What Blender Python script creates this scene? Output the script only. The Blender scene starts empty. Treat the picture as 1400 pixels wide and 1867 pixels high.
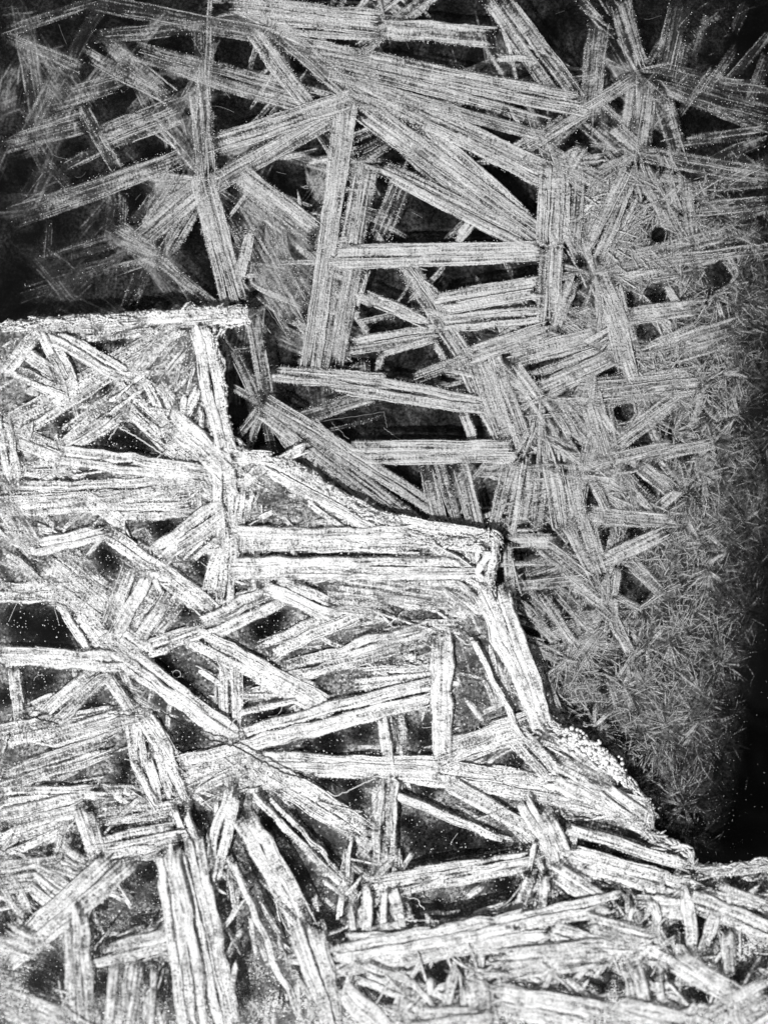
import bpy, math, random
import numpy as np
R = random.Random(7)
rng = np.random.default_rng(11)

# ------------------------------------------------------------------ camera, sky, sun, exposure
S = bpy.context.scene
D = 45.0                                   # camera height over the lower sheet (1 unit = 1 cm)
cam = bpy.data.cameras.new('camera'); co = bpy.data.objects.new('camera', cam)
S.collection.objects.link(co); S.camera = co
co.location = (0, 0, D); co.rotation_euler = (0, 0, 0)
cam.sensor_fit = 'VERTICAL'; cam.sensor_height = 24; cam.lens = 24 * D / 18.67
cam.clip_start = 0.1; cam.clip_end = 500
cam.dof.use_dof = True; cam.dof.focus_distance = D - 0.06; cam.dof.aperture_fstop = 0.024
SUN_EL, SUN_AZ = math.radians(57), math.radians(215)
w = bpy.data.worlds.new('World'); S.world = w; w.use_nodes = True
wt = w.node_tree; bg = wt.nodes['Background']
sky = wt.nodes.new('ShaderNodeTexSky'); sky.sky_type = 'NISHITA'; sky.sun_disc = False
sky.sun_elevation = SUN_EL; sky.sun_rotation = SUN_AZ
bw = wt.nodes.new('ShaderNodeRGBToBW')     # the photograph is monochrome
wt.links.new(sky.outputs[0], bw.inputs[0]); wt.links.new(bw.outputs[0], bg.inputs[0])
bg.inputs[1].default_value = 0.07
sl = bpy.data.lights.new('sun', 'SUN'); sl.energy = 4.6; sl.angle = math.radians(0.5); sl.color = (1, 1, 1)
so = bpy.data.objects.new('sun', sl); S.collection.objects.link(so)
# sun direction vector (towards the sun)
sd = (math.sin(SUN_AZ) * math.cos(SUN_EL), math.cos(SUN_AZ) * math.cos(SUN_EL), math.sin(SUN_EL))
from mathutils import Vector
so.rotation_euler = Vector(sd).to_track_quat('Z', 'Y').to_euler()
S.view_settings.view_transform = 'Standard'; S.view_settings.look = 'None'
S.view_settings.exposure = 0.0; S.view_settings.gamma = 1
S.render.engine = 'CYCLES'
S.cycles.transparent_max_bounces = 24
S.cycles.max_bounces = 3; S.cycles.diffuse_bounces = 1; S.cycles.glossy_bounces = 1

C = S.collection

def P(px, py, z=0.0):
    """photograph-sized plan coordinates (1/100 cm) to a place on the ice, at height z"""
    k = (D - z) / D
    return ((px - 700) / 100 * k, (933.5 - py) / 100 * k, z)

# ------------------------------------------------------------------ materials
def nn(nt, t, **kw):
    n = nt.nodes.new(t)
    for k, v in kw.items(): setattr(n, k, v)
    return n

def math_n(nt, op, a, b=None, clamp=False):
    n = nt.nodes.new('ShaderNodeMath'); n.operation = op; n.use_clamp = clamp
    for i, v in enumerate((a, b)):
        if v is None: continue
        if isinstance(v, (int, float)): n.inputs[i].default_value = v
        else: nt.links.new(v, n.inputs[i])
    return n.outputs[0]

def frost_material(name, stri, gran, lo, hi, amin, amax, col, bump, rough=0.32, ticks=0.25, patch=1.5, dim=None):
    """white frost inclusions in clear ice: frost thickness is streaked along the crystal and grainy"""
    m = bpy.data.materials.new(name); m.use_nodes = True
    nt = m.node_tree; nt.nodes.clear(); L = nt.links
    out = nn(nt, 'ShaderNodeOutputMaterial')
    st = nn(nt, 'ShaderNodeAttribute', attribute_name='st')
    fr = nn(nt, 'ShaderNodeAttribute', attribute_name='frost')
    def noise(scale, detail=2, rough_=0.6):
        mp = nn(nt, 'ShaderNodeMapping'); mp.inputs['Scale'].default_value = scale
        L.new(st.outputs['Vector'], mp.inputs['Vector'])
        n = nn(nt, 'ShaderNodeTexNoise'); n.inputs['Scale'].default_value = 1
        n.inputs['Detail'].default_value = detail; n.inputs['Roughness'].default_value = rough_
        L.new(mp.outputs[0], n.inputs['Vector']); return n.outputs['Fac']
    a = noise((24, 0.8, 1), 1)                 # streaks along the crystal
    b = noise((30, 30, 1), 1, 0.7)             # grains
    c = noise((7, 30, 1), 0)                   # growth steps across it
    d = noise((2.2, 1.6, 1), 0)                # broad unevenness
    tc = nn(nt, 'ShaderNodeTexCoord')          # patches of frost that run across neighbouring crystals
    e = nn(nt, 'ShaderNodeTexNoise'); e.inputs['Scale'].default_value = 3.5; e.inputs['Detail'].default_value = 3
    e.inputs['Roughness'].default_value = 0.7; L.new(tc.outputs['Object'], e.inputs['Vector'])
    f = fr.outputs['Fac']
    f = math_n(nt, 'ADD', f, math_n(nt, 'MULTIPLY', math_n(nt, 'SUBTRACT', e.outputs['Fac'], 0.5), patch))
    f = math_n(nt, 'ADD', f, math_n(nt, 'MULTIPLY', math_n(nt, 'SUBTRACT', a, 0.5), stri))
    f = math_n(nt, 'ADD', f, math_n(nt, 'MULTIPLY', math_n(nt, 'SUBTRACT', b, 0.5), gran))
    f = math_n(nt, 'ADD', f, math_n(nt, 'MULTIPLY', math_n(nt, 'SUBTRACT', c, 0.5), ticks * gran))
    f = math_n(nt, 'ADD', f, math_n(nt, 'MULTIPLY', math_n(nt, 'SUBTRACT', d, 0.5), 0.7))
    mr = nn(nt, 'ShaderNodeMapRange'); mr.interpolation_type = 'SMOOTHSTEP'
    L.new(f, mr.inputs['Value'])
    mr.inputs['From Min'].default_value = lo; mr.inputs['From Max'].default_value = hi
    mr.inputs['To Min'].default_value = amin; mr.inputs['To Max'].default_value = amax
    pr = nn(nt, 'ShaderNodeBsdfPrincipled')
    pr.inputs['Base Color'].default_value = (col, col, col, 1)
    pr.inputs['Roughness'].default_value = rough; pr.inputs['IOR'].default_value = 1.31
    bp = nn(nt, 'ShaderNodeBump'); bp.inputs['Strength'].default_value = bump
    bp.inputs['Distance'].default_value = 0.03
    L.new(math_n(nt, 'ADD', b, math_n(nt, 'MULTIPLY', a, 0.6)), bp.inputs['Height'])
    L.new(bp.outputs[0], pr.inputs['Normal'])
    tr = nn(nt, 'ShaderNodeBsdfTransparent')
    mx = nn(nt, 'ShaderNodeMixShader')
    fac = mr.outputs[0]
    if dim: fac = math_n(nt, 'MULTIPLY', fac, math_n(nt, 'MULTIPLY', fr.outputs['Fac'], dim, True), True)
    L.new(fac, mx.inputs[0]); L.new(tr.outputs[0], mx.inputs[1]); L.new(pr.outputs[0], mx.inputs[2])
    L.new(mx.outputs[0], out.inputs['Surface'])
    return m

M_low = frost_material('frosted_ice', 2.0, 1.6, 0.20, 1.46, 0.03, 0.88, 0.62, 1.0, rough=.2, patch=1.8, dim=1.25)
M_up = frost_material('thick_frosted_ice', 1.6, 1.9, 0.16, 1.32, 0.04, 1.0, 0.84, 1.0, rough=.2, patch=3.0)

def film_material(name, col, gain, dots, base=0.0):
    m = bpy.data.materials.new(name); m.use_nodes = True
    nt = m.node_tree; nt.nodes.clear(); L = nt.links
    out = nn(nt, 'ShaderNodeOutputMaterial'); tc = nn(nt, 'ShaderNodeTexCoord')
    fr = nn(nt, 'ShaderNodeAttribute', attribute_name='frost')
    def noise(s, det, dist=0.0):
        n = nn(nt, 'ShaderNodeTexNoise'); n.inputs['Scale'].default_value = s
        n.inputs['Detail'].default_value = det; n.inputs['Distortion'].default_value = dist
        n.inputs['Roughness'].default_value = 0.65
        L.new(tc.outputs['Object'], n.inputs['Vector']); return n.outputs['Fac']
    a = noise(1.6, 4, 1.2); b = noise(22, 2)
    v = nn(nt, 'ShaderNodeTexVoronoi'); v.inputs['Scale'].default_value = 9
    L.new(tc.outputs['Object'], v.inputs['Vector'])
    dot = math_n(nt, 'MULTIPLY', math_n(nt, 'LESS_THAN', v.outputs['Distance'], 0.16), dots)
    k = math_n(nt, 'MULTIPLY', math_n(nt, 'SUBTRACT', a, 0.38, True), 2.6)
    k = math_n(nt, 'MULTIPLY', k, math_n(nt, 'MULTIPLY', math_n(nt, 'SUBTRACT', b, 0.40, True), 5.0))
    k = math_n(nt, 'ADD', math_n(nt, 'ADD', k, dot), math_n(nt, 'MULTIPLY', b, base))
    k = math_n(nt, 'MULTIPLY', math_n(nt, 'MULTIPLY', k, fr.outputs['Fac']), gain, True)
    pr = nn(nt, 'ShaderNodeBsdfPrincipled'); pr.inputs['Base Color'].default_value = (col, col, col, 1)
    pr.inputs['Roughness'].default_value = 0.5; pr.inputs['IOR'].default_value = 1.31
    bp = nn(nt, 'ShaderNodeBump'); bp.inputs['Strength'].default_value = 0.6; bp.inputs['Distance'].default_value = 0.03
    L.new(b, bp.inputs['Height']); L.new(bp.outputs[0], pr.inputs['Normal'])
    tr = nn(nt, 'ShaderNodeBsdfTransparent'); mx = nn(nt, 'ShaderNodeMixShader')
    L.new(k, mx.inputs[0]); L.new(tr.outputs[0], mx.inputs[1]); L.new(pr.outputs[0], mx.inputs[2])
    L.new(mx.outputs[0], out.inputs['Surface']); return m

M_film_low = film_material('clear_ice_film', 0.5, 0.42, 0.12, 0.12)
M_film_up = film_material('clouded_ice_film', 0.66, 1.0, 0.7, 0.16)

def plain(name, col, rough, spec=0.5):
    m = bpy.data.materials.new(name); m.use_nodes = True; nt = m.node_tree
    p = nt.nodes['Principled BSDF']
    n = nt.nodes.new('ShaderNodeTexNoise'); n.inputs['Scale'].default_value = 6
    r = nt.nodes.new('ShaderNodeMapRange'); nt.links.new(n.outputs['Fac'], r.inputs['Value'])
    r.inputs['To Min'].default_value = col * 0.8; r.inputs['To Max'].default_value = col
    nt.links.new(r.outputs[0], p.inputs['Base Color'])
    p.inputs['Roughness'].default_value = rough; p.inputs['Specular IOR Level'].default_value = spec
    return m
M_water = plain('dark_water', 0.0012, 0.25, 0.15)
M_grain = plain('frost_grain', 0.93, 0.25)
M_grain_low = plain('fine_frost_grain', 0.92, 0.25)
M_thread = plain('ice_thread', 0.22, 0.3)
M_crack = plain('crack_wall', 0.004, 0.3, 0.2)

# ------------------------------------------------------------------ mesh helpers
def np_mesh(name, V, F, st=None, fr=None, mat=None, parent=None, kind=None):
    """V (n,3), F (m,k) with k 3 or 4"""
    V = np.asarray(V, np.float32); F = np.asarray(F, np.int32); k = F.shape[1]
    me = bpy.data.meshes.new(name)
    me.vertices.add(len(V)); me.vertices.foreach_set('co', V.ravel())
    me.loops.add(F.size); me.loops.foreach_set('vertex_index', F.ravel())
    me.polygons.add(len(F)); me.polygons.foreach_set('loop_start', np.arange(0, F.size, k, dtype=np.int32))
    me.update(calc_edges=True)
    if st is not None:
        a = me.attributes.new('st', 'FLOAT_VECTOR', 'POINT'); a.data.foreach_set('vector', np.asarray(st, np.float32).ravel())
    if fr is not None:
        a = me.attributes.new('frost', 'FLOAT', 'POINT'); a.data.foreach_set('value', np.asarray(fr, np.float32).ravel())
    if mat: me.materials.append(mat)
    o = bpy.data.objects.new(name, me); C.objects.link(o)
    if parent: o.parent = parent
    if kind: o['kind'] = kind
    return o

def thing(name, label, cat):
    o = bpy.data.objects.new(name, None); C.objects.link(o); o['label'] = label; o['category'] = cat
    return o

def smooth(a, k):
    return np.convolve(np.pad(a, k, mode='edge'), np.ones(2 * k + 1) / (2 * k + 1), 'valid')

def strand(x1, y1, x2, y2, ws, h, z, frost, u0, seed, bow=0.0, step=3.2, taper=0.25, rough=1.0, lat=None):
    """one needle of a crystal: closed three-sided prism with a crumbly crest"""
    L = math.hypot(x2 - x1, y2 - y1)
    m = max(3, int(L / step) + 1)
    t = np.linspace(0, 1, m)
    dx, dy = (x2 - x1) / L, (y2 - y1) / L
    nx, ny = -dy, dx
    wob = smooth(rng.normal(0, 1, m), 3) * ws * 0.16 + bow * 4 * t * (1 - t) if m > 8 else np.zeros(m)
    if lat is not None: wob = wob + lat(t)
    cx = x1 + (x2 - x1) * t + nx * wob; cy = y1 + (y2 - y1) * t + ny * wob
    e = np.minimum(1, np.minimum(t, 1 - t) * L / (ws * 1.6) + taper)
    wl = ws * 0.5 * e * (1 + rng.uniform(-.35, .35, m) * rough)
    wr = ws * 0.5 * e * (1 + rng.uniform(-.28, .28, m) * rough)
    top = h * e * (0.75 + rng.uniform(-.45, .45, m) * rough)
    off = rng.uniform(-.35, .35, m) * ws * 0.5
    k = (D - z) / D
    V = np.zeros((m, 3, 3), np.float32)
    for i, (o, zz) in enumerate(((-wl, 0 * t), (off, top), (wr, 0 * t))):
        V[:, i, 0] = (cx + nx * o - 700) / 100 * k
        V[:, i, 1] = (933.5 - (cy + ny * o)) / 100 * k
        V[:, i, 2] = z + zz / 100 + (rng.uniform(-1, 1, m) * ws * 0.10 / 100 if i != 1 else 0)
    st = np.zeros((m, 3, 3), np.float32)
    st[:, 0, 0] = (u0 - ws / 2) / 100; st[:, 1, 0] = u0 / 100; st[:, 2, 0] = (u0 + ws / 2) / 100
    st[:, :, 1] = (t * L / 100)[:, None]; st[:, :, 2] = seed
    fr = np.repeat(np.asarray(frost * np.ones(m))[:, None], 3, 1)
    fr[0] -= .15; fr[-1] -= .15
    i = np.arange(m - 1)[:, None] * 3
    F = np.concatenate([i + np.array([[a, b, b + 3, a + 3]]) for a, b in ((0, 1), (1, 2), (2, 0))])
    return V.reshape(-1, 3), F, st.reshape(-1, 3), fr.ravel()

def join(parts):
    V, F, T, Q, n = [], [], [], [], 0
    for v, f, s, q in parts:
        V.append(v); F.append(f + n); T.append(s); Q.append(q); n += len(v)
    return np.concatenate(V), np.concatenate(F), np.concatenate(T), np.concatenate(Q)

def slab_geo(x1, y1, x2, y2, w, w2, frost, z, fall, wav, relief, seed, rim, jag, soft):
    """closed body of one crystal: low ridged lath, edges and ends running down to nothing"""
    L = math.hypot(x2 - x1, y2 - y1); dx, dy = (x2 - x1) / L, (y2 - y1) / L; nx, ny = -dy, dx
    nc = max(5, int(max(w, w2) / 3.4) + 1); m = max(4, int(L / 4.2) + 1)
    c = np.linspace(-1, 1, nc); t = np.linspace(0, 1, m)[:, None]
    e0 = smooth(rng.normal(0, jag * min(L, 110) + 3, nc), 1); e1 = smooth(rng.normal(0, jag * min(L, 110) + 3, nc), 1)
    if R.random() < .7: e0 = e0 + np.abs(c - R.uniform(-.5, .5)) ** 1.3 * w * R.uniform(.2, .9)     # pointed or slanting ends
    else: e0 = e0 + c * w * R.uniform(-.3, .3)
    if R.random() < .7: e1 = e1 - np.abs(c - R.uniform(-.5, .5)) ** 1.3 * w2 * R.uniform(.2, .9)
    else: e1 = e1 + c * w2 * R.uniform(-.3, .3)
    s = (e0 + (L + e1 - e0) * t)                                                 # distance along, (m, nc)
    nk = max(4, int(L / 24)); tk = np.linspace(0, 1, nk)
    com = np.interp(t[:, 0], tk, rng.normal(0, wav, nk)); bow = R.uniform(-1, 1) * L * .010 * 4 * t[:, 0] * (1 - t[:, 0])
    wl = 1 + np.interp(t[:, 0], tk, rng.normal(0, .05 + wav * .03, nk)); wr = 1 + np.interp(t[:, 0], tk, rng.normal(0, .05 + wav * .03, nk))
    hw = (w + (w2 - w) * t) / 2
    side = np.where(c[None] < 0, wl[:, None], wr[:, None])
    cj = c.copy(); cj[1:-1] += rng.uniform(-.25, .25, nc - 2) * 2 / nc
    o = cj[None] * hw * side + (com + bow)[:, None]
    o[:, 0] += rng.uniform(-.7, .7, m) * wav; o[:, -1] += rng.uniform(-.7, .7, m) * wav
    rid = rng.uniform(.45, 1.0, nc); rid[1] = rid[-2] = R.uniform(.9, 1.3)
    slow = np.stack([np.interp(t[:, 0], tk, rng.uniform(.7, 1.25, nk)) for _ in range(nc)], 1)
    H = min(w * .16, 6.5) * relief * (1 - np.abs(c[None]) ** 8) * rid[None] * slow + rng.uniform(-.9, .9, (m, nc)) * relief
    H[0] = H[-1] = 0; H[:, 0] = H[:, -1] = 0; H[1] *= .7; H[-2] *= .7
    X = x1 + dx * s + nx * o; Y = y1 + dy * s + ny * o
    k = (D - z) / D
    V = np.stack([(X - 700) / 100 * k, (933.5 - Y) / 100 * k, z + H / 100], -1)
    st = np.stack([o / 100, s / 100, np.full_like(o, seed)], -1)
    col = rng.choice([-.22, -.12, -.05, 0, .05], nc); col[1] = col[-2] = rim; col[0] = col[-1] = -.12
    if nc > 7: col[2] += rim * .4; col[-3] += rim * .4
    F_ = frost + col[None] + (slow - 1) * .7
    endd = np.minimum(t, 1 - t) * L / max(10, w * soft)
    F_ = F_ - .55 * (1 - np.clip(endd, 0, 1)) ** 1.5
    if fall is not None:
        kk = np.array([fall(x1 + (x2 - x1) * q, y1 + (y2 - y1) * q) for q in t[:, 0]]); F_ = F_ * kk[:, None]
    i = (np.arange(m - 1)[:, None] * nc + np.arange(nc - 1)[None]).reshape(-1, 1)
    F = i + np.array([[0, nc, nc + 1, 1]]); j = np.arange(m - 1)[:, None] * nc
    F = np.concatenate([F, j + np.array([[0, nc - 1, 2 * nc - 1, nc]])])
    return (V.reshape(-1, 3), F, st.reshape(-1, 3), F_.ravel()), com, bow, t[:, 0]

def blade_geo(x1, y1, x2, y2, w, frost, z, w2=None, pitch=6.0, fall=None, rim=0.16, jag=0.05, comb=False, wav=.7, relief=1.0, soft=.5, split=0.0):
    """a crystal: lath body, a few raised needles along it, and (comb) fine teeth on its two edges"""
    L = max(6, math.hypot(x2 - x1, y2 - y1)); w2 = w2 or w
    dx, dy = (x2 - x1) / L, (y2 - y1) / L; nx, ny = -dy, dx; seed = R.uniform(0, 90)
    if max(w, w2) < 8 or L < 14:
        m = max(3, int(L / 4)); f = frost if fall is None else frost * fall((x1 + x2) / 2, (y1 + y2) / 2)
        return strand(x1, y1, x2, y2, max(w, w2), max(w, w2) * .3 * relief, z, f, 0, seed, R.gauss(0, L * .02), step=4)
    if w > 27 and split and R.random() < split:       # wide crystals are several laths grown side by side
        n = 2 if w < 44 else R.choice((2, 3)); cuts = sorted(R.uniform(.8, 1.2) for _ in range(n)); R.shuffle(cuts)
        tot = sum(cuts); pos = -.5; out = []
        for q in cuts:
            q /= tot; cc = pos + q / 2; pos += q
            dv = R.gauss(0, .035) * w
            e1, e2 = R.gauss(3, .05 * min(L, 160)), R.gauss(3, .05 * min(L, 160))
            a = (x1 + nx * (cc * w + dv) + dx * e1, y1 + ny * (cc * w + dv) + dy * e1); b = (x2 + nx * (cc * w2 - dv) - dx * e2, y2 + ny * (cc * w2 - dv) - dy * e2)
            out.append(blade_geo(*a, *b, w * q * R.uniform(.92, 1.1), frost + R.uniform(-.12, .08), z + R.uniform(-.03, .03), w2 * q * R.uniform(.92, 1.1),
                                 pitch, fall, rim, jag, comb, wav, relief, soft, 0))
        return join(out)
    g, com, bow, tt = slab_geo(x1, y1, x2, y2, w, w2, frost, z, fall, wav, relief, seed, rim, jag, soft)
    out = [g]
    lat = lambda t, c=0: np.interp(t, tt, com + bow)
    for _ in range(int(w / 7 * (L / 120 + .4))):
        c = R.uniform(-.47, .47) if R.random() < .6 else R.choice((-1, 1)) * R.uniform(.40, .49)
        t0 = R.uniform(-.02, .7); t1 = min(1.0, t0 + R.uniform(.15, .8))
        a = (x1 + (x2 - x1) * t0, y1 + (y2 - y1) * t0); b = (x1 + (x2 - x1) * t1, y1 + (y2 - y1) * t1)
        if (t1 - t0) * L < 10: continue
        f = frost + R.uniform(.0, .3)
        if fall is not None: f *= fall(*a)
        out.append(strand(*a, *b, R.uniform(2.2, 4.2), R.uniform(.6, 1.8), z + min(w * .1, 4) * relief / 100, f, c * w, seed + 5, step=4,
                          lat=lambda t, c=c, t0=t0, t1=t1: np.interp(t0 + (t1 - t0) * t, tt, com + bow) + c * (w + (w2 - w) * (t0 + (t1 - t0) * t))))
    if comb:
        q = 4.2; nt_ = int(L / q)
        for sgn in (-1, 1):
            for i in range(nt_):
                if R.random() < .5: continue
                t = (i + R.uniform(.2, .8)) / nt_; hw = (w + (w2 - w) * t) / 2
                lt = float(np.interp(t, tt, com + bow))
                bx, by = x1 + (x2 - x1) * t + nx * lt, y1 + (y2 - y1) * t + ny * lt
                o1, o2 = hw - R.uniform(3, 8), hw + R.uniform(0, 3.0)
                ff = frost + R.uniform(-.25, .15)
                if fall is not None: ff *= fall(bx, by)
                p, r = (bx + nx * o1 * sgn, by + ny * o1 * sgn), (bx + nx * o2 * sgn + dx * 1.5, by + ny * o2 * sgn + dy * 1.5)
                out.append(strand(*p, *r, R.uniform(1.5, 2.8), R.uniform(.8, 1.8), z + .015, ff, hw * sgn, seed + i, step=5))
    return join(out)

def pts_in_poly(x, y, poly):
    inside = np.zeros(np.shape(x), bool); n = len(poly)
    for i in range(n):
        x1, y1 = poly[i]; x2, y2 = poly[(i + 1) % n]
        c = ((y1 > y) != (y2 > y)) & (x < (x2 - x1) * (y - y1) / ((y2 - y1) or 1e-9) + x1)
        inside ^= c
    return inside

def jagged(poly, amp, seglen=9):
    out = []
    for i in range(len(poly)):
        (a, b), (c, d) = poly[i], poly[(i + 1) % len(poly)]
        n = max(1, int(math.hypot(c - a, d - b) / seglen))
        for k in range(n):
            q = k / n; out.append((a + (c - a) * q + R.uniform(-amp, amp), b + (d - b) * q + R.uniform(-amp, amp)))
    return out

# ------------------------------------------------------------------ layout data
# outline of the upper, broken plate
UP = [(-30,590),(60,584),(150,578),(300,568),(350,560),(452,560),(456,590),(392,594),(398,640),(412,700),(416,770),(426,815),
 (470,828),(505,835),(560,855),(600,885),(650,922),(700,945),(760,975),(800,983),(870,983),(900,962),(914,985),(895,1080),
 (935,1150),(955,1200),(1000,1315),(1050,1340),(1110,1370),(1130,1400),(1160,1440),(1192,1470),(1185,1510),(1230,1535),
 (1262,1550),(1268,1583),(1330,1578),(1430,1560),(1430,1900),(-30,1900)]
# the lower sheet ends at the lower right in a ragged margin
LO = [(-30,-30),(1430,-30),(1430,1600),(1280,1580),(1235,1530),(1150,1480),
 (1080,1420),(960,1330),(900,1230),(860,1120),(830,1050),(700,1010),(560,960),(430,900),(360,800),(340,640),(200,610),(-30,620)]

FALL = [(0,0,.36),(0,180,.52),(0,380,.30),(0,560,.18),(170,30,.52),(200,200,.74),(200,350,.68),(160,500,.36),(350,60,.62),(360,200,.78),(380,420,.88),(330,550,.62),
 (560,60,.92),(600,260,.95),(800,60,.88),(800,250,1.0),(960,120,.80),(560,500,.95),(750,450,1.0),(750,700,1.0),(900,600,1.0),(1000,350,.95),(1000,800,.95),
 (1100,60,.66),(1130,250,.72),(1130,500,.86),(1250,60,.56),(1290,220,.58),(1380,60,.32),(1400,250,.42),(1290,400,.66),(1400,450,.52),(1250,650,.78),(1390,650,.52),
 (1250,850,.72),(1390,880,.46),(1100,1000,.88),(1250,1050,.74),(1380,1080,.32),(1080,1200,.80),(1230,1250,.76),(1340,1280,.50),(1150,1400,.72),(1250,1420,.62),(1230,1510,.5),(1400,1450,.12),
 (480,740,.80),(600,900,.85),(450,620,.75)]
FA = np.array(FALL)  # x, y, factor: tones down lower-sheet crystals, film and grains towards the margins
def fall_low(x, y):
    """how thickly the lower sheet is frosted from place to place"""
    d = 1 / ((FA[:, 0] - x) ** 2 + (FA[:, 1] - y) ** 2 + 1600) ** 1.5
    return float((d * FA[:, 2]).sum() / d.sum())

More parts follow.
